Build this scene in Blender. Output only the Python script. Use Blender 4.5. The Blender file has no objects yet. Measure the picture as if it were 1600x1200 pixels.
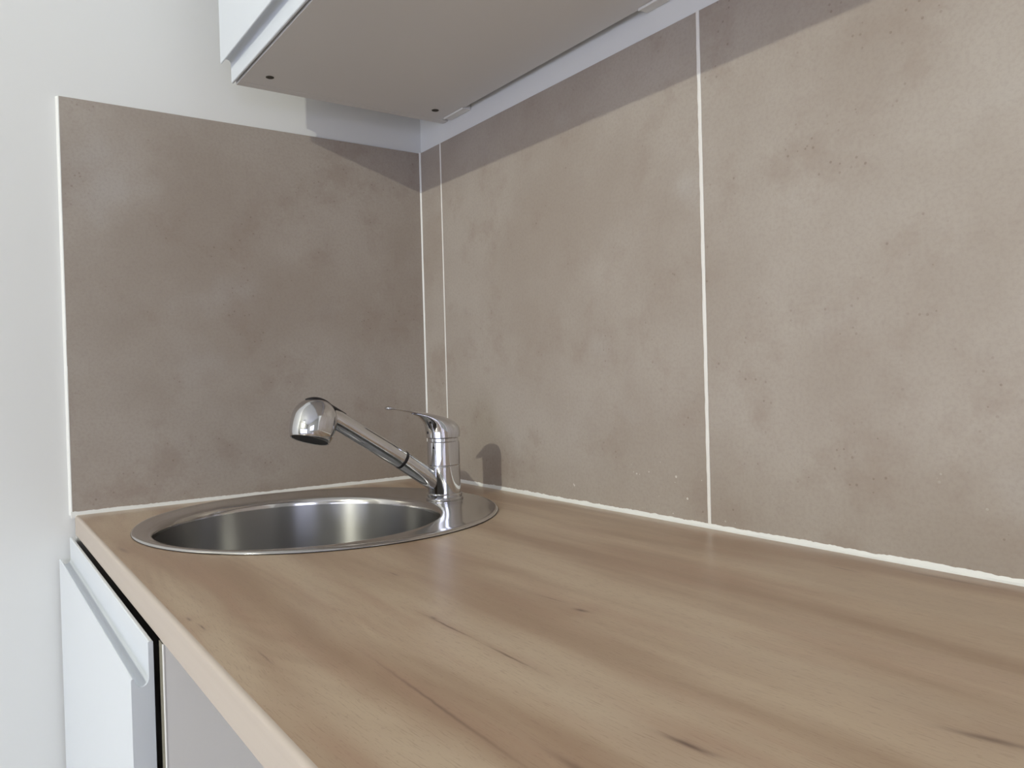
import bpy, bmesh, math, random
from mathutils import Vector, Matrix

random.seed(7)
S = bpy.context.scene
ZC = 0.9                      # height of the worktop above the floor; all heights below are given from the worktop

# ------------------------------------------------------------------ camera, sky, exposure
F_PX, YAW, PITCH, ROLL = 1220.3, 2.5257, -0.0114, -0.0269
cam = bpy.data.cameras.new('camera')
cam.sensor_fit = 'HORIZONTAL'; cam.sensor_width = 36.0
cam.lens = F_PX * 36.0 / 1600.0
cam.clip_start = 0.01
camo = bpy.data.objects.new('camera', cam)
S.collection.objects.link(camo)
fw = Vector((math.cos(PITCH) * math.cos(YAW), math.cos(PITCH) * math.sin(YAW), math.sin(PITCH)))
r0 = Vector((math.sin(YAW), -math.cos(YAW), 0)); u0 = r0.cross(fw)
rr = math.cos(ROLL) * r0 + math.sin(ROLL) * u0
uu = -math.sin(ROLL) * r0 + math.cos(ROLL) * u0
M = Matrix((rr, uu, -fw)).transposed().to_4x4()
M.translation = Vector((1.2943, -0.718, 0.1866 + ZC))
camo.matrix_world = M
S.camera = camo

world = bpy.data.worlds.new('overcast_sky'); S.world = world
world.use_nodes = True
bg = world.node_tree.nodes['Background']
bg.inputs[0].default_value = (.70, .745, 1.0, 1)
bg.inputs[1].default_value = 4.5
LAMP_POWER = 180.0             # watts of the small ceiling bulb
LAMP_COLOR = (1.0, 1.0, .84)
LAMP_POS = (1.64, -3.4, 1.56)

vs = S.view_settings
vs.view_transform = 'Standard'; vs.look = 'None'
vs.exposure = 0.0; vs.gamma = 1.0
vs.use_curve_mapping = False
S.cycles.use_adaptive_sampling = True; S.cycles.adaptive_threshold = .025
S.cycles.max_bounces = 7; S.cycles.diffuse_bounces = 4; S.cycles.glossy_bounces = 4; S.cycles.transparent_max_bounces = 6

# ------------------------------------------------------------------ helpers
WL = {}                        # world location of every object made


def link(o, loc, parent):
    S.collection.objects.link(o)
    loc = Vector(loc); WL[o] = loc
    if parent:
        o.parent = parent
        o.location = loc - WL[parent]
    else:
        o.location = loc
    return o


def tag(o, label=None, cat=None, group=None, kind=None):
    for k, v in (('label', label), ('category', cat), ('group', group), ('kind', kind)):
        if v: o[k] = v
    return o


def thing(name, base, label, cat, group=None):
    o = bpy.data.objects.new(name, None)
    o.empty_display_size = 0.05
    link(o, (base[0], base[1], base[2] + ZC), None)
    return tag(o, label, cat, group)


def build(name, bm, mat, parent=None, smooth=False, angle=None):
    bmesh.ops.recalc_face_normals(bm, faces=bm.faces)
    xs = [v.co.x for v in bm.verts]; ys = [v.co.y for v in bm.verts]; zs = [v.co.z for v in bm.verts]
    base = Vector(((min(xs) + max(xs)) / 2, (min(ys) + max(ys)) / 2, min(zs)))
    for v in bm.verts: v.co -= base
    me = bpy.data.meshes.new(name)
    if smooth:
        for f in bm.faces: f.smooth = True
        if angle:
            for e in bm.edges:
                if len(e.link_faces) == 2 and e.calc_face_angle(0) > angle: e.smooth = False
    bm.to_mesh(me); bm.free()
    if mat: me.materials.append(mat)
    o = bpy.data.objects.new(name, me)
    return link(o, base + Vector((0, 0, ZC)), parent)


def box(x0, x1, y0, y1, z0, z1, bevel=0.0, seg=2):
    bm = bmesh.new()
    v = [bm.verts.new((x, y, z)) for z in (z0, z1) for y in (y0, y1) for x in (x0, x1)]
    for f in ((0, 1, 3, 2), (4, 6, 7, 5), (0, 4, 5, 1), (2, 3, 7, 6), (0, 2, 6, 4), (1, 5, 7, 3)):
        bm.faces.new([v[i] for i in f])
    if bevel:
        bmesh.ops.bevel(bm, geom=list(bm.edges), offset=bevel, segments=seg, affect='EDGES', profile=0.5)
    return bm


def frame_of(axis):
    a = Vector(axis).normalized()
    h = Vector((1, 0, 0)) if abs(a.x) < 0.8 else Vector((0, 1, 0))
    e1 = (h - a * h.dot(a)).normalized()
    return a, e1, a.cross(e1)


def loops_mesh(loops, bm=None, cap0=False, cap1=False):
    bm = bm or bmesh.new()
    rings = [[bm.verts.new(p) for p in L] for L in loops]
    for A, B in zip(rings, rings[1:]):
        n = len(A)
        for i in range(n):
            bm.faces.new((A[i], A[(i + 1) % n], B[(i + 1) % n], B[i]))
    if cap0: bm.faces.new(rings[0])
    if cap1: bm.faces.new(rings[-1])
    return bm


def lathe(profile, origin, axis=(0, 0, 1), seg=48, cap0=True, cap1=True, bm=None):
    a, e1, e2 = frame_of(axis); o = Vector(origin)
    L = [[o + a * t + (e1 * math.cos(2 * math.pi * k / seg) + e2 * math.sin(2 * math.pi * k / seg)) * r for k in range(seg)]
         for r, t in profile]
    return loops_mesh(L, bm, cap0, cap1)


def prism_x(poly, x0, x1):
    """closed (y, z) outline extruded along x"""
    bm = bmesh.new()
    A = [bm.verts.new((x0, y, z)) for y, z in poly]; B = [bm.verts.new((x1, y, z)) for y, z in poly]
    n = len(poly)
    for i in range(n): bm.faces.new((A[i], A[(i + 1) % n], B[(i + 1) % n], B[i]))
    bm.faces.new(A); bm.faces.new(B)
    return bm


# ------------------------------------------------------------------ materials
def mat(name, color=(.8, .8, .8), rough=.5, metal=0.0, spec=.5, **kw):
    m = bpy.data.materials.new(name); m.use_nodes = True
    b = m.node_tree.nodes['Principled BSDF']
    b.inputs['Base Color'].default_value = (*color, 1)
    b.inputs['Roughness'].default_value = rough
    b.inputs['Metallic'].default_value = metal
    b.inputs['Specular IOR Level'].default_value = spec
    for k, v in kw.items(): b.inputs[k].default_value = v
    return m


class NT:
    """small wrapper to write node graphs in a few lines"""
    def __init__(s, m): s.nt = m.node_tree; s.b = s.nt.nodes['Principled BSDF']

    def n(s, typ, ins=None, **props):
        nd = s.nt.nodes.new(typ)
        for k, v in props.items(): setattr(nd, k, v)
        for k, v in (ins or {}).items(): s.set(nd.inputs[k], v)
        return nd

    def set(s, sock, v):
        if isinstance(v, bpy.types.NodeSocket): s.nt.links.new(v, sock)
        else: sock.default_value = v

    def math(s, op, a, b=0.0, c=0.0, clamp=False):
        nd = s.nt.nodes.new('ShaderNodeMath'); nd.operation = op; nd.use_clamp = clamp
        s.set(nd.inputs[0], a); s.set(nd.inputs[1], b); s.set(nd.inputs[2], c)
        return nd.outputs[0]

    def mix(s, f, a, b, typ='MIX'):
        nd = s.nt.nodes.new('ShaderNodeMix'); nd.data_type = 'RGBA'; nd.blend_type = typ
        s.set(nd.inputs[0], f)
        s.set(nd.inputs[6], a if isinstance(a, bpy.types.NodeSocket) else (*a, 1))
        s.set(nd.inputs[7], b if isinstance(b, bpy.types.NodeSocket) else (*b, 1))
        return nd.outputs[2]

    def ramp(s, f, lo, hi, a=0.0, b=1.0):
        nd = s.nt.nodes.new('ShaderNodeMapRange'); nd.interpolation_type = 'SMOOTHSTEP'
        for i, v in enumerate((f, lo, hi, a, b)): s.set(nd.inputs[i], v)
        return nd.outputs[0]

    def pos(s): return s.n('ShaderNodeNewGeometry').outputs['Position']

    def scaled(s, vec, sc, off=(0, 0, 0)):
        nd = s.n('ShaderNodeMapping'); s.set(nd.inputs[0], vec)
        nd.inputs['Scale'].default_value = sc; nd.inputs['Location'].default_value = off
        return nd.outputs[0]

    def noise(s, vec, scale, detail=3.0, rough=.5, w=None, distort=0.0):
        nd = s.n('ShaderNodeTexNoise'); s.set(nd.inputs['Vector'], vec)
        if w is not None:
            nd.noise_dimensions = '4D'; s.set(nd.inputs['W'], w)
        nd.inputs['Scale'].default_value = scale; nd.inputs['Detail'].default_value = detail
        nd.inputs['Roughness'].default_value = rough; nd.inputs['Distortion'].default_value = distort
        return nd.outputs[0]

    def bump(s, h, strength, dist=.001):
        nd = s.n('ShaderNodeBump', {'Strength': strength, 'Distance': dist, 'Height': h})
        s.nt.links.new(nd.outputs[0], s.b.inputs['Normal'])

    def color(s, c): s.nt.links.new(c, s.b.inputs['Base Color'])


def wall_paint():
    m = mat('wall_paint', (.80, .805, .79), .65, spec=.3); t = NT(m); p = t.pos()
    t.bump(t.noise(p, 90, 4, .6), .12, .001)
    return m


def tile_mat():
    m = mat('concrete_look_tile', rough=.36, spec=.45); t = NT(m); p = t.pos()
    w = t.math('MULTIPLY', t.n('ShaderNodeObjectInfo').outputs['Random'], 9.0)
    big = t.noise(p, 3.6, 5, .62, w)
    mid = t.noise(p, 11, 5, .65, w)
    fine = t.noise(p, 240, 3, .65)
    c = t.mix(t.ramp(big, .34, .68), (.350, .297, .252), (.418, .370, .324))
    c = t.mix(t.ramp(mid, .50, .70, 0, .60), c, (.318, .256, .212))
    c = t.mix(t.ramp(t.noise(p, 5.2, 3, .55, t.math('ADD', w, 4.0)), .58, .76, 0, .5), c, (.47, .44, .415))
    c = t.mix(t.ramp(fine, .38, .72, 0, .18), c, (.22, .175, .145))
    # dark pin pricks
    pr = t.n('ShaderNodeTexVoronoi', {'Vector': p, 'Scale': 95.0})
    sp = t.math('MULTIPLY', t.math('LESS_THAN', pr.outputs['Distance'], .13), t.ramp(mid, .5, .62))
    c = t.mix(t.math('MULTIPLY', sp, .45), c, (.17, .12, .095))
    # flecks of dried grout along the foot of the back wall
    z = t.n('ShaderNodeSeparateXYZ', {0: p}).outputs
    vo = t.n('ShaderNodeTexVoronoi', {'Vector': p, 'Scale': 150.0})
    lim = t.math('MULTIPLY', t.ramp(t.noise(p, 60, 2, .5), .50, .70), .24)
    fl = t.math('LESS_THAN', vo.outputs['Distance'], lim)
    fl = t.math('MULTIPLY', fl, t.ramp(z[2], ZC + .03, ZC + .13, 1, 0))
    fl = t.math('MULTIPLY', fl, t.ramp(t.noise(p, 9, 2), .50, .60))
    fl = t.math('MULTIPLY', fl, t.ramp(z[0], .3, .42))
    c = t.mix(t.math('MULTIPLY', fl, .8), c, (.72, .70, .66))
    t.color(c)
    t.bump(t.math('ADD', t.math('MULTIPLY', fine, .4), mid), .10, .001)
    t.set(t.b.inputs['Roughness'], t.ramp(mid, .3, .7, .30, .44))
    return m


def wood_mat():
    m = mat('beech_laminate', rough=.3, spec=.5); t = NT(m); p = t.pos()
    xyz = t.n('ShaderNodeSeparateXYZ', {0: p}).outputs
    warp = t.noise(t.scaled(p, (3.0, 5.0, 1)), 1.0, 2)
    q = t.n('ShaderNodeCombineXYZ', {0: xyz[0], 1: t.math('ADD', xyz[1], t.math('MULTIPLY', warp, .035)), 2: 0.0}).outputs[0]
    band = t.noise(t.scaled(q, (1.7, 15, 1)), 1.0, 3, .55)
    band2 = t.noise(t.scaled(q, (3.2, 34, 1), (3, 1, 0)), 1.0, 3, .6)
    c = t.mix(t.ramp(band, .36, .66), (.555, .432, .312), (.385, .262, .176))
    c = t.mix(t.ramp(band2, .45, .75, 0, .55), c, (.44, .285, .200))
    c = t.mix(t.ramp(t.noise(t.scaled(q, (1.4, 9, 1), (7, 4, 0)), 1.0, 2), .55, .7, 0, .5), c, (.57, .46, .345))
    # arched growth rings of the flat-sawn board at the front edge
    ux = t.math('SUBTRACT', xyz[0], .56); uy = t.math('MULTIPLY', t.math('ADD', xyz[1], .525), 5.5)
    rad = t.math('SQRT', t.math('ADD', t.math('MULTIPLY', ux, ux), t.math('MULTIPLY', uy, uy)))
    ring = t.math('SINE', t.math('MULTIPLY', t.math('ADD', rad, t.math('MULTIPLY', warp, .25)), 120))
    msk = t.math('MULTIPLY', t.ramp(rad, .30, .45, 1, 0), t.ramp(rad, .03, .12))
    c = t.mix(t.math('MULTIPLY', t.math('MULTIPLY', t.ramp(ring, -.4, 1), msk), t.ramp(t.noise(t.scaled(p, (6, 20, 1)), 1.0, 2), .35, .65, .02, .22)), c, (.34, .225, .15))
    # pores
    pores = t.noise(t.scaled(q, (60, 900, 1)), 1.0, 2, .6)
    c = t.mix(t.ramp(pores, .54, .70, 0, .38), c, (.29, .185, .125))
    fleck = t.noise(t.scaled(q, (190, 620, 1), (2, 9, 0)), 1.0, 1, .5)
    c = t.mix(t.ramp(fleck, .62, .74, 0, .30), c, (.30, .19, .13))
    # dark mineral streaks and small knots: centre x, y, half length, half width, slope, depth
    streaks = [(.905, -.5010, .080, .0012, -.03, .55), (.787, -.4245, .030, .0008, 0, .8), (.764, -.4235, .006, .0022, 0, .6),
               (.869, -.4254, .024, .0009, -.01, .75), (.783, -.3213, .016, .0006, .10, .7), (.823, -.3235, .007, .0023, .2, .8),
               (1.026, -.4266, .015, .0024, .1, .85), (.882, -.0585, .014, .0011, -.06, .6), (.668, -.5713, .008, .0009, .03, .7),
               (.764, -.5540, .016, .0008, 0, .5), (1.115, -.3065, .020, .0032, .25, .65), (.314, -.5715, .020, .0030, .06, .5),
               (.96, -.0250, .05, .0030, 0, .4), (1.02, -.485, .03, .003, 0, .6), (.62, -.385, .008, .0013, 0, .6),
               (.64, -.5745, .006, .0012, .05, .6)]
    wob = t.math('MULTIPLY', t.math('SUBTRACT', t.noise(t.scaled(p, (70, 140, 1)), 1.0, 3), .5), .0022)
    tot = None; halo = None
    for cx, cy, hl, hw, sl, dp in streaks:
        dx = t.math('SUBTRACT', xyz[0], cx)
        dy = t.math('SUBTRACT', t.math('SUBTRACT', t.math('ADD', xyz[1], wob), cy), t.math('MULTIPLY', dx, sl))
        a = t.math('MULTIPLY', t.math('MULTIPLY', dx, dx), 1 / hl ** 2)
        b2 = t.math('MULTIPLY', t.math('MULTIPLY', dy, dy), 1 / hw ** 2)
        g = t.math('MULTIPLY', t.math('EXPONENT', t.math('MULTIPLY', t.math('ADD', a, b2), -1.2)), dp)
        h = t.math('MULTIPLY', t.math('EXPONENT', t.math('MULTIPLY', t.math('ADD', t.math('MULTIPLY', a, .25), t.math('MULTIPLY', b2, .012)), -1.0)), .45 * dp)
        tot = g if tot is None else t.math('MAXIMUM', tot, g)
        halo = h if halo is None else t.math('MAXIMUM', halo, h)
    c = t.mix(halo, c, (.36, .22, .15))
    c = t.mix(tot, c, (.11, .06, .045))
    t.color(c)
    t.bump(pores, .05, .0005)
    return m


def steel(name, rough, aniso=0.0, col=(.60, .59, .58), brushed=False):
    m = mat(name, col, rough, 1.0); t = NT(m)
    t.b.inputs['Anisotropic'].default_value = aniso; t.b.inputs['Anisotropic Rotation'].default_value = .25 if aniso else 0
    if aniso:
        tg = t.n('ShaderNodeTangent', direction_type='RADIAL', axis='Z')
        t.nt.links.new(tg.outputs[0], t.b.inputs['Tangent'])
    if brushed:
        tc = t.n('ShaderNodeTexCoord').outputs['Object']
        t.set(t.b.inputs['Roughness'], t.ramp(t.noise(t.scaled(tc, (6, 6, 900)), 1.0, 2), .2, .8, rough - .012, rough + .015))
    return m


M_WALL = wall_paint()
M_WALL2 = mat('grey_wall_paint', (.40, .40, .40), .65, spec=.3)
t_ = NT(M_WALL2); t_.bump(t_.noise(t_.pos(), 90, 4, .6), .12, .001)
M_TILE = tile_mat()
M_WOOD = wood_mat()
M_EDGE = mat('beech_edging', (.62, .50, .415), .45)
t_ = NT(M_EDGE); t_.color(t_.mix(t_.noise(t_.scaled(t_.pos(), (3, 40, 160)), 1.0, 3), (.53, .455, .39), (.47, .395, .33)))
M_GROUT = mat('white_grout', (.82, .80, .76), .8, spec=.2)
t_ = NT(M_GROUT); t_.bump(t_.noise(t_.pos(), 400, 3), .5, .001)
M_SILI = mat('white_sealant', (.84, .84, .81), .42)
t_ = NT(M_SILI); t_.bump(t_.noise(t_.pos(), 180, 3), .3, .001)
M_LACQ = mat('white_lacquer', (.71, .745, .785), .32)
t_ = NT(M_LACQ); t_.bump(t_.noise(t_.pos(), 260, 2), .03, .0005)
M_MELA = mat('white_melamine', (.74, .725, .70), .5)
t_ = NT(M_MELA); t_.bump(t_.noise(t_.pos(), 500, 2), .06, .0005)
M_EDGE_LIT = mat('painted_lit_edge', (.82, .81, .78), .45)  # brighter white paints the light caught along the panel's front corner
M_EDGE_SHADED = mat('painted_edge_shade', (.20, .185, .14), .8)  # dark olive paints the door's contact shade on the panel edge
t_ = NT(M_EDGE_SHADED); t_.color(t_.mix(t_.noise(t_.pos(), 300, 3), (.26, .24, .18), (.14, .125, .095)))
M_INSIDE = mat('raw_board', (.12, .10, .08), .8)
t_ = NT(M_INSIDE); t_.color(t_.mix(t_.noise(t_.pos(), 120, 4), (.16, .13, .10), (.09, .075, .06)))
M_PLAST = mat('white_plastic', (.80, .79, .75), .4)
M_DARK = mat('dark_screw', (.06, .05, .035), .5, .3)
M_CHROME = mat('chrome', (.66, .66, .67), .03, 1.0)
t_ = NT(M_CHROME); t_.bump(t_.noise(t_.pos(), 40, 2), .004, .001)
M_BLACK = mat('black_rubber', (.012, .010, .012), .4)
t_ = NT(M_BLACK); t_.bump(t_.noise(t_.pos(), 300, 2), .05, .0005)
M_SPRAY = mat('dark_grey_plastic', (.045, .045, .04), .6, spec=.25)
M_RIM = steel('polished_steel', .13, 0, (.60, .58, .56))
M_BOWL = steel('brushed_steel', .29, .85, (.44, .435, .43), True)
M_FLOOR = mat('grey_floor', (.36, .32, .28), .45)
t_ = NT(M_FLOOR); t_.color(t_.mix(t_.noise(t_.scaled(t_.pos(), (2, 18, 1)), 1.0, 4), (.30, .27, .24), (.22, .20, .175)))
M_CEIL = mat('ceiling_paint', (.72, .72, .71), .8)
t_ = NT(M_CEIL); t_.bump(t_.noise(t_.pos(), 120, 3), .1, .001)
M_SHADE = mat('dark_grey_metal', (.05, .05, .05), .5)
M_FRAME = mat('white_window_frame', (.83, .83, .84), .35)

# ------------------------------------------------------------------ the room
RX, RY, RH = 4.2, -4.0, 1.65    # right wall, front wall, ceiling (above the worktop)
TK = .006                       # thickness of tile plus bed
H, SX, W = .607, .0756, .600
D = .590


def struct(name, bm, m, **kw): return tag(build(name, bm, m, **kw), kind='structure')


floor = struct('floor', box(-.1, RX + .2, RY - .2, .1, -ZC - .1, -ZC), M_FLOOR)
ceiling = struct('ceiling', box(-.1, RX + .2, RY - .2, .1, RH, RH + .1), M_CEIL)
wall_left = struct('wall_left', box(-.1, -TK, RY, TK, -ZC, RH), M_WALL)
wall_back = struct('wall_back', box(-.1, RX, TK, .1, -ZC, RH), M_WALL)


def holed_wall(name, rects, m):
    bm = bmesh.new()
    for a in rects:
        b = box(*a); me = bpy.data.meshes.new('tmp'); b.to_mesh(me); b.free()
        bm.from_mesh(me); bpy.data.meshes.remove(me)
    return struct(name, bm, m)


# panes: clear glass that lets the daylight straight through
mg = bpy.data.materials.new('window_glass'); mg.use_nodes = True
nt = mg.node_tree; nt.nodes.clear()
out = nt.nodes.new('ShaderNodeOutputMaterial'); tr = nt.nodes.new('ShaderNodeBsdfTransparent')
gl = nt.nodes.new('ShaderNodeBsdfGlossy'); gl.inputs['Roughness'].default_value = .02
mx = nt.nodes.new('ShaderNodeMixShader'); mx.inputs[0].default_value = .06
nt.links.new(tr.outputs[0], mx.inputs[1]); nt.links.new(gl.outputs[0], mx.inputs[2]); nt.links.new(mx.outputs[0], out.inputs[0])


def window(name, a0, a1, z0, z1, at, along_x, bars):
    """frame, bars, panes and sampling portal of a window in the wall at y = at (along_x) or x = at"""
    s = -1 if along_x else 1
    def bx(u0, u1, d0, d1, w0, w1, bev=.004):
        lo, hi = sorted((at + s * d0, at + s * d1))
        return box(u0, u1, lo, hi, w0, w1, bev) if along_x else box(lo, hi, u0, u1, w0, w1, bev)
    win = struct(name, bx(a0, a1, .08, .14, z0, z0 + .06), M_FRAME)
    xs = [a0 + (a1 - a0) * k / bars for k in range(bars + 1)]
    build('window_frame', bx(a0, a1, .08, .14, z1 - .06, z1), M_FRAME, win)
    for k, x in enumerate(xs):
        l, r = (x if k == 0 else x - .04), (x if k == bars else x + .04)
        if k == 0: r = x + .06
        if k == bars: l = x - .06
        build('window_frame', bx(l, r, .08, .14, z0 + .06, z1 - .06), M_FRAME, win)
    for k in range(bars):
        build('window_pane', bx(xs[k] + (.06 if k == 0 else .04), xs[k + 1] - (.06 if k == bars - 1 else .04), .107, .113, z0 + .06, z1 - .06, 0), mg, win)
    build('window_sill', bx(a0, a1, 0, .08, z0 - .03, z0), M_FRAME, win)
    pl = bpy.data.lights.new('window_portal', 'AREA'); pl.shape = 'RECTANGLE'; pl.size = a1 - a0; pl.size_y = z1 - z0
    pl.cycles.is_portal = True       # guides the sampling of the sky, gives no light itself
    po = bpy.data.objects.new('window_portal', pl); S.collection.objects.link(po)
    m_ = (a0 + a1) / 2
    po.location = (m_, at - .17, (z0 + z1) / 2 + ZC) if along_x else (at + .17, m_, (z0 + z1) / 2 + ZC)
    po.rotation_euler = (math.radians(90), 0, 0 if along_x else math.radians(90))
    return win


WX0, WX1, WZ0, WZ1 = .80, 4.00, -.86, .64          # wide glazed door in the front wall
VY0, VY1, VZ0, VZ1 = -2.90, -1.30, .05, 1.10       # unseen window added in the right wall as fill light for the left wall
holed_wall('wall_front', [(-.1, WX0, RY - .2, RY, -ZC, RH), (WX1, RX + .2, RY - .2, RY, -ZC, RH), (WX0, WX1, RY - .2, RY, -ZC, WZ0), (WX0, WX1, RY - .2, RY, WZ1, RH)], M_WALL2)
holed_wall('wall_right', [(RX, RX + .2, RY, VY0, -ZC, RH), (RX, RX + .2, VY1, .1, -ZC, RH), (RX, RX + .2, VY0, VY1, -ZC, VZ0), (RX, RX + .2, VY0, VY1, VZ1, RH)], M_WALL2)
window('window_1', WX0, WX1, WZ0, WZ1, RY, True, 3)
window('added_fill_window', VY0, VY1, VZ0, VZ1, RX, False, 2)


# ------------------------------------------------------------------ tiles, grout and sealant on the two walls
def tile(x0, x1, y0, y1, parent):
    return build('tile', box(x0, x1, y0, y1, .0015, H, .0006, 1), M_TILE, parent)


tile(-TK, 0, -D, -.0015, wall_left)
edges = [.0022, SX - .0015, SX + .0015, SX + W - .0022, SX + W + .0022, SX + 2 * W, SX + 2 * W + .004, SX + 3 * W, SX + 3 * W + .004, 2.45]
for i in range(0, len(edges), 2): tile(edges[i], edges[i + 1], 0, TK, wall_back)


def ragged_strip(p0, p1, n1, n2, w1, w2, jit, name, m, parent, seg=90, back=.004):
    """bead of filler running p0 -> p1, spreading w1 along n1 and w2 along n2, with uneven edges"""
    p0, p1, n1, n2 = map(Vector, (p0, p1, n1, n2))
    L = []
    sa = sb = 0.0
    for i in range(seg + 1):
        c = p0.lerp(p1, i / seg)
        sa = sa * .8 + .42 * random.uniform(-1, 1); sb = sb * .9 + .3 * random.uniform(-1, 1)
        a = w1 * (1 + jit * (sa + .25 * random.uniform(-1, 1))); b = w2 * (1 + jit * .5 * sb)
        L.append([c - (n1 + n2) * back, c + n1 * a - n2 * back, c + n1 * a + n2 * .0002,
                  c + (n1 * a + n2 * b) * .36, c + n2 * b + n1 * .0002, c + n2 * b - n1 * back])
    return build(name, loops_mesh(L, None, True, True), m, parent, True, .6)


# flush vertical joints: (x centre, half width)
for xc, hw in ((SX, .0017), (SX + W, .0026), (SX + 2 * W + .002, .0024), (SX + 3 * W + .002, .0024)):
    bm = bmesh.new(); n = 60; rows = []
    for i in range(n + 1):
        z = H * i / n; a = hw * random.uniform(.82, 1.12); b = hw * random.uniform(.9, 1.05)
        rows.append([Vector((xc - a, .0040, z)), Vector((xc - a, -.0002, z)), Vector((xc - a * .6, -.0006, z)), Vector((xc + b * .6, -.0006, z)), Vector((xc + b, -.0002, z)), Vector((xc + b, .0040, z))])
    build('grout_line', loops_mesh(rows, bm, True, True), M_GROUT, wall_back, True, .6)
ragged_strip((0, 0, .001), (0, 0, H + .002), (1, 0, 0), (0, -1, 0), .0032, .0016, .18, 'sealant_bead', M_SILI, wall_back, 60)
ragged_strip((.002, 0, 0), (2.45, 0, 0), (0, 0, 1), (0, -1, 0), .0052, .0034, .20, 'sealant_bead', M_SILI, wall_back, 900)
ragged_strip((0, -D - .001, 0), (0, -.002, 0), (0, 0, 1), (1, 0, 0), .0050, .0032, .18, 'sealant_bead', M_SILI, wall_left, 220)
ragged_strip((-TK, -D, 0), (-TK, -D, H), (0, -1, 0), (1, 0, 0), .0030, .0062, .08, 'sealant_bead', M_SILI, wall_left, 60, .001)

# ------------------------------------------------------------------ worktop with the round cut-out
SC = Vector((.2595, -.3105)); SR = .2410      # sink rim
BC = Vector((.2700, -.3450)); BR = .1830      # sink bowl
TH, FY, CX1 = .0285, -.5860, 2.45
HC, HR = Vector((.262, -.318)), .222
worktop = thing('worktop', (1.2, -.3, -TH), 'pale beech-effect worktop with round cut-out for the steel sink', 'worktop')
angs = sorted([2 * math.pi * k / 96 for k in range(96)] +
              [math.atan2(y - HC.y, x - HC.x) % (2 * math.pi) for x in (0, CX1) for y in (FY + .004, 0)])


def rect_hit(a):
    dx, dy = math.cos(a), math.sin(a); ts = []
    if abs(dx) > 1e-9: ts += [((0 if dx < 0 else CX1) - HC.x) / dx]
    if abs(dy) > 1e-9: ts += [((FY + .004 if dy < 0 else 0) - HC.y) / dy]
    t = min(t for t in ts if t > 0)
    return HC.x + dx * t, HC.y + dy * t


Lp = []
for r_, z in ((1, -TH), (0, -TH), (0, 0), (1, 0), (1, -TH)):
    Lp.append([Vector((*(rect_hit(a) if r_ else (HC.x + HR * math.cos(a), HC.y + HR * math.sin(a))), z)) for a in angs])
bm = loops_mesh(Lp); bmesh.ops.remove_doubles(bm, verts=bm.verts, dist=1e-5)
build('board', bm, M_WOOD, worktop)
prof = [(FY + .004, 0)] + [(FY + .0035 - .0035 * math.sin(a), -.0035 + .0035 * math.cos(a)) for a in [math.pi / 2 * k / 6 for k in range(1, 7)]] + \
       [(FY, -TH + .001), (FY + .001, -TH), (FY + .004, -TH)]
e = build('edge_band', prism_x(prof, .0, CX1), M_EDGE, worktop, True, .7)
e['label'] = 'lighter pinkish beech front edging'

# ------------------------------------------------------------------ round sink
sink = thing('round_sink', (SC.x, SC.y, -.18), 'round brushed steel sink with flat polished rim set into the worktop', 'sink')
NS = 128


def circ(c, r, z): return [Vector((c.x + r * math.cos(2 * math.pi * k / NS), c.y + r * math.sin(2 * math.pi * k / NS), z)) for k in range(NS)]


rim = [circ(SC, SR - .004, .0012), circ(SC, SR, .0012), circ(SC, SR - .0002, .0020), circ(SC, SR - .0022, .0034), circ(SC, SR - .0045, .0038), circ(SC, SR - .0075, .0034),
       circ(SC, SR - .010, .0028)]
for f in (.25, .5, .75):
    rim.append(circ(SC.lerp(BC, f), (SR - .010) * (1 - f) + (BR + .0085) * f, .0028 - .0012 * f))
rim += [circ(BC, BR + .0085, .0016), circ(BC, BR + .0055, .0011), circ(BC, BR + .003, -.0003), circ(BC, BR + .0012, -.0030), circ(BC, BR + .0003, -.0065), circ(BC, BR, -.0095)]
build('rim', loops_mesh(rim), M_RIM, sink, True, .9)
build('gap_shade_ring', loops_mesh([circ(SC, SR - .006, .0003), circ(SC, SR - .0002, .0003), circ(SC, SR + .0004, .0007), circ(SC, SR - .0004, .0012), circ(SC, SR - .006, .0012)]), M_BLACK, sink, True)  # black ring added to paint the dark contact gap under the rim
bowl = [circ(BC, BR, -.0095), circ(BC, BR - .001, -.03), circ(BC, BR - .003, -.09), circ(BC, BR - .005, -.130)]
for k in range(1, 9):
    a = math.pi / 2 * k / 8
    bowl.append(circ(BC, BR - .005 - .028 * (1 - math.cos(a)), -.130 - .028 * math.sin(a)))
bowl += [circ(BC, .09, -.161), circ(BC, .045, -.163)]
build('bowl', loops_mesh(bowl, None, False, True), M_BOWL, sink, True, .9)
dr = build('drain', lathe([(.043, -.1628), (.043, -.1605), (.040, -.1595), (.034, -.1600), (.031, -.1625), (.012, -.1625), (.010, -.156), (.004, -.154)], (BC.x, BC.y, 0)), M_RIM, sink, True, .7)

# ------------------------------------------------------------------ mixer tap
TX, TY = .2665, -.1215
tap = thing('mixer_tap', (TX, TY, .0018), 'chrome single-lever mixer tap with slanted pull-out spray, mounted on the sink rim', 'tap')
zb = .0018
build('base_ring', lathe([(.0275, zb), (.0282, zb + .0012), (.0282, zb + .0030), (.0272, zb + .0042), (.0262, zb + .0046), (.0262, zb + .0060), (.0270, zb + .0066), (.0270, zb + .0084), (.0258, zb + .0098), (.0245, zb + .0100)], (TX, TY, 0), seg=64), M_CHROME, tap, True, .6)
build('body', lathe([(.0246, .0105), (.0248, .0150), (.0247, .0520), (.0240, .0531), (.0240, .0538), (.0247, .0549), (.0247, .0885), (.0238, .0897), (.0233, .0900), (.0233, .0945)], (TX, TY, 0), seg=64), M_CHROME, tap, True, .5)
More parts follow.
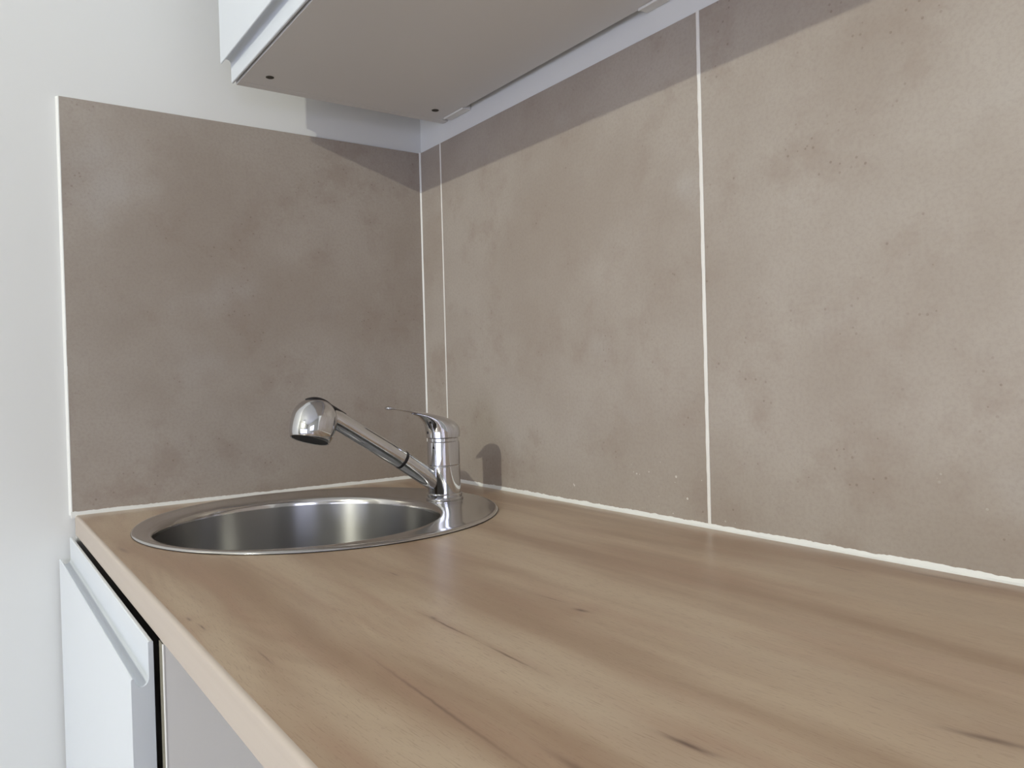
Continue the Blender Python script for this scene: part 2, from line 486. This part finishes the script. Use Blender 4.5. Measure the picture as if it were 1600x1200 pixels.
# slanted outlet
A0 = Vector((TX, -.126, .0200)); A1 = Vector((TX, -.1915, .0668)); A2 = Vector((TX, -.300, .1370))
d1 = (A1 - A0).normalized(); d2 = (A2 - A1).normalized(); l1 = (A1 - A0).length; l2 = (A2 - A1).length
build('outlet_tube', lathe([(.0128, 0), (.0138, .02), (.0141, l1 - .004), (.0139, l1 - .0022), (.0132, l1 - .0016)], A0, d1, 48), M_CHROME, tap, True, .6)
build('sealing_ring', lathe([(.0125, -.0022), (.0141, -.0018), (.0144, 0), (.0141, .0018), (.0125, .0022)], A1, (d1 + d2), 48), M_BLACK, tap, True, .9)
hand = build('spray_handset', lathe([(.0130, .0018), (.0138, .0026), (.0140, .005), (.0139, .03), (.0134, .07), (.0132, l2 - .025), (.0135, l2 - .012), (.0120, l2)], A1, d2, 48), M_CHROME, tap, True, .6)
# bell shaped head, mouth turned down and slightly towards the room
HCn = Vector((TX, -.3232, .1315))
od = Vector((0.15, -.32, -.92)).normalized()
R0 = .0312
prof = [(R0 * math.sin(a), -R0 * math.cos(a)) for a in [math.pi / 2 * k / 14 for k in range(1, 15)]]
prof = [(.0005, -R0)] + prof + [(.0311, .006), (.0307, .012), (.0298, .018), (.0284, .0235), (.0270, .0268), (.0264, .0276), (.0256, .0276), (.0250, .0270)]
hd = build('spray_head', lathe(prof, HCn, od, 64, True, False), M_CHROME, hand, True, .8)
build('spray_face', lathe([(.0251, .0270), (.0244, .0262), (.0238, .0215), (.0225, .0200), (.018, .0196), (.0172, .0208), (.006, .0210)], HCn, od, 48), M_SPRAY, hand, True, .6)
# black selector strip along the ridge of the head
bm = bmesh.new(); rows = []


def head_top(y, dx):
    """height of the upper surface of head or handset at (TX + dx, y)"""
    q = R0 ** 2 - (y - HCn.y) ** 2 - dx ** 2
    zs = HCn.z + math.sqrt(q) if q > 0 else -1
    tt = (y - A1.y) / d2.y
    zt = A1.z + d2.z * tt + math.sqrt(max(0, .0133 ** 2 - dx ** 2)) / abs(d2.y)
    return zs if y < -.3010 else max(zs, min(zt, HCn.z + R0))


for k in range(21):
    f = k / 20; y = -.3345 + f * .0570
    w = .0150 * math.sqrt(max(.03, 1 - (1 - min(1, f * 3.2)) ** 2)) * (1 - .78 * f)
    top = [Vector((TX + w * sx, y, head_top(y, w * sx) + hz)) for sx, hz in ((-1, -.0010), (-.93, .0008), (-.5, .0013), (0, .0014), (.5, .0013), (.93, .0008), (1, -.0010))]
    rows.append(top + [Vector((TX, y, head_top(y, w) - .0015))])
build('selector_button', loops_mesh(rows, bm, True, True), M_BLACK, hand, True, .9)
# lever: cap that grows forward into a thin blade
Lc = []
for z, yr, yf, hw in ((.0948, -.0975, -.1455, .0240), (.0962, -.0958, -.1472, .0257), (.1040, -.0950, -.1478, .0257), (.1095, -.0962, -.1486, .0254), (.1150, -.1000, -.1500, .0243), (.1195, -.1055, -.1525, .0226),
                      (.1232, -.1125, -.1560, .0204), (.1263, -.1205, -.1595, .0178), (.1290, -.1295, -.1640, .0150), (.1312, -.1390, -.1690, .0120), (.1330, -.1490, -.1735, .0080), (.1338, -.1570, -.1745, .0030)):
    cy, hy = (yr + yf) / 2, (yr - yf) / 2
    Lc.append([Vector((TX + hw * math.cos(2 * math.pi * k / 56), cy + hy * math.sin(2 * math.pi * k / 56), z)) for k in range(56)])
lev = build('lever_cap', loops_mesh(Lc, None, True, True), M_CHROME, tap, True, .7)
Lc = []
for y, z, hw, ht in ((-.1380, .1250, .0130, .0050), (-.1480, .1290, .0125, .0044), (-.1580, .1322, .0112, .0030), (-.1680, .1347, .0100, .0020), (-.1800, .1372, .0092, .0014), (-.1920, .1396, .0090, .0012), (-.2020, .1418, .0090, .0014),
                     (-.2080, .1430, .0088, .0024), (-.2115, .1435, .0080, .0030), (-.2145, .1435, .0060, .0024), (-.2160, .1434, .0030, .0010)):
    Lc.append([Vector((TX + hw * math.cos(2 * math.pi * k / 32), y, z + ht * math.sin(2 * math.pi * k / 32))) for k in range(32)])
build('lever_blade', loops_mesh(Lc, None, True, True), M_CHROME, lev, True, .9)
build('temperature_mark', lathe([(.0022, 0), (.0022, .0012), (.0012, .0016)], (TX, -.1468, .1040), (0, -1, 0), 20), M_BLACK, lev, True, .6)


# ------------------------------------------------------------------ cupboard doors with a J-shaped finger groove
def door_profile(yf, yr, zend, zlip, zfront, sgn):
    """(y, z) outline; sgn = +1 groove on top, -1 groove at the bottom"""
    lt = .0040
    P = [(yr, zend), (yr, zlip - sgn * .0008), (yr - .0008, zlip), (yr - lt + .001, zlip), (yr - lt, zlip - sgn * .001)]
    c = (yf + .0028 + yr - lt) / 2; ra = (yr - lt - yf - .0028) / 2
    for k in range(0, 13):
        a = math.pi * k / 12
        P.append((c + ra * math.cos(a), zfront - sgn * (.0015 + .0068 * math.sin(a))))
    P += [(yf + .0022, zfront - sgn * .0003), (yf + .0012, zfront), (yf + .0003, zfront - sgn * .0006), (yf, zfront - sgn * .002), (yf, zend)]
    return P


# base cabinet under the sink
BX = .600; CYF = -.5862
base = thing('base_cabinet', (.3, -.3, -ZC), 'white base cabinet below the sink with finger-groove door', 'cabinet')
build('side_panel', box(.002, .018, CYF, -.02, -ZC + .10, -TH), M_MELA, base)
sp = build('side_panel', box(BX - .016, BX, CYF, -.02, -ZC + .10, -TH), M_MELA, base)
build('shaded_edge', box(BX - .0158, BX - .0030, CYF - .0006, CYF + .0004, -ZC + .10, -TH), M_EDGE_SHADED, sp)  # strip coloured as the panel edge in the shade of the door
build('edge_band', box(BX - .0030, BX + .0004, CYF - .0008, CYF + .0004, -ZC + .10, -TH, .0003, 1), M_EDGE_LIT, sp)  # thin strip painted lighter, as the lit corner of the panel
build('bottom_panel', box(.018, BX - .016, CYF, -.02, -ZC + .10, -ZC + .116), M_MELA, base)
build('back_panel', box(.018, BX - .016, -.028, -.020, -ZC + .116, -TH), M_INSIDE, base)
build('front_rail', box(.018, BX - .016, -.5300, -.5140, -.1000, -TH), M_INSIDE, base)
build('plinth', box(.002, BX, -.53, -.514, -ZC, -ZC + .10), M_MELA, base)
door = build('door', prism_x(door_profile(-.6078, -.5898, -ZC + .105, -.0305, -.0595, 1), .003, .5755), M_LACQ, base, True, .45)

# far end support of the worktop
tag(build('support_panel', box(2.40, 2.42, -.58, -.02, -ZC, -TH, .0005, 1), M_MELA), 'white panel carrying the far right end of the worktop', 'panel')

# wall cabinets
ZU, XU, UYF, UTOP = .6412, .0800, -.3596, 1.36


def wall_cabinet(x0, x1, label):
    c = thing('wall_cabinet', ((x0 + x1) / 2, -.18, ZU), label, 'cabinet', 'white wall cabinets in a row')
    build('side_panel', box(x0, x0 + .016, UYF, .0055, ZU, UTOP, .0003, 1), M_MELA, c)
    build('side_panel', box(x1 - .016, x1, UYF, .0055, ZU, UTOP, .0003, 1), M_MELA, c)
    build('bottom_panel', box(x0 + .0163, x1 - .0163, UYF, -.0065, ZU + .0004, ZU + .0164, .0003, 1), M_MELA, c)
    build('top_panel', box(x0 + .0163, x1 - .0163, UYF, -.0065, UTOP - .016, UTOP, .0003, 1), M_MELA, c)
    build('back_panel', box(x0 + .016, x1 - .016, -.0105, -.0075, ZU + .0165, UTOP - .0165), M_INSIDE, c)
    build('door', prism_x(door_profile(-.3818, -.3622, UTOP - .002, .6428, .6690, -1), x0 - .001, x1 - .003), M_LACQ, c, True, .45)
    for sx in (1, -1):
        for y in (-.3255, -.0420):
            xs = (x0 if sx > 0 else x1) + sx * .0545
            build('screw_cap', lathe([(.0060, -.0002), (.0060, .0004), (.0034, .0007), (.0030, .0001)], (xs, y, ZU + .0002), (0, 0, -1), 24), M_DARK, c, True, .6)
        a = (x0 + .0300) if sx > 0 else (x1 - .0900)
        b_ = a + .062
        poly = [(-.0110, ZU - .0001), (-.0110, ZU - .0030), (-.0092, ZU - .0032), (-.0086, ZU - .0018), (.0050, ZU - .0018), (.0050, ZU + .0120), (-.0060, ZU + .0120), (-.0060, ZU - .0001)]
        h = build('hanger_cover', prism_x(poly, a, b_), M_PLAST, c)
        h['label'] = 'white plastic cover of the wall hanger'
    return c


wall_cabinet(XU, XU + .600, 'white wall cabinet over the sink, its grey underside in view')
wall_cabinet(XU + .6005, XU + 1.2005, 'white wall cabinet next along, right of the one over the sink')

# ------------------------------------------------------------------ ceiling lamp in the room behind the camera
lamp = thing('ceiling_lamp', (LAMP_POS[0], LAMP_POS[1], LAMP_POS[2] - .03), 'bulb under an added bounce-blocking dark metal shade hanging from a white ceiling rose', 'lamp')
build('ceiling_rose', lathe([(.05, RH), (.05, RH - .012), (.035, RH - .025), (.008, RH - .03)], (LAMP_POS[0], LAMP_POS[1], 0), seg=32), M_PLAST, lamp, True, .6)
build('socket', lathe([(.006, RH - .03), (.006, LAMP_POS[2] + .06), (.018, LAMP_POS[2] + .055), (.018, LAMP_POS[2] + .022), (.012, LAMP_POS[2] + .020)], (LAMP_POS[0], LAMP_POS[1], 0), seg=32), M_PLAST, lamp, True, .6)
build('shade', lathe([(.160, LAMP_POS[2] + .012), (.150, LAMP_POS[2] + .030), (.10, LAMP_POS[2] + .050), (.019, LAMP_POS[2] + .058), (.017, LAMP_POS[2] + .056), (.10, LAMP_POS[2] + .047), (.149, LAMP_POS[2] + .027), (.158, LAMP_POS[2] + .011)], (LAMP_POS[0], LAMP_POS[1], 0), seg=48, cap0=False, cap1=False), M_SHADE, lamp, True, .6)  # unseen shade added to keep the bulb's light off the ceiling
bl = bpy.data.lights.new('bulb_light', 'POINT'); bl.energy = LAMP_POWER; bl.color = LAMP_COLOR; bl.shadow_soft_size = .022
bo = bpy.data.objects.new('bulb_light', bl)
link(bo, (LAMP_POS[0], LAMP_POS[1], LAMP_POS[2] - .004 + ZC), lamp)
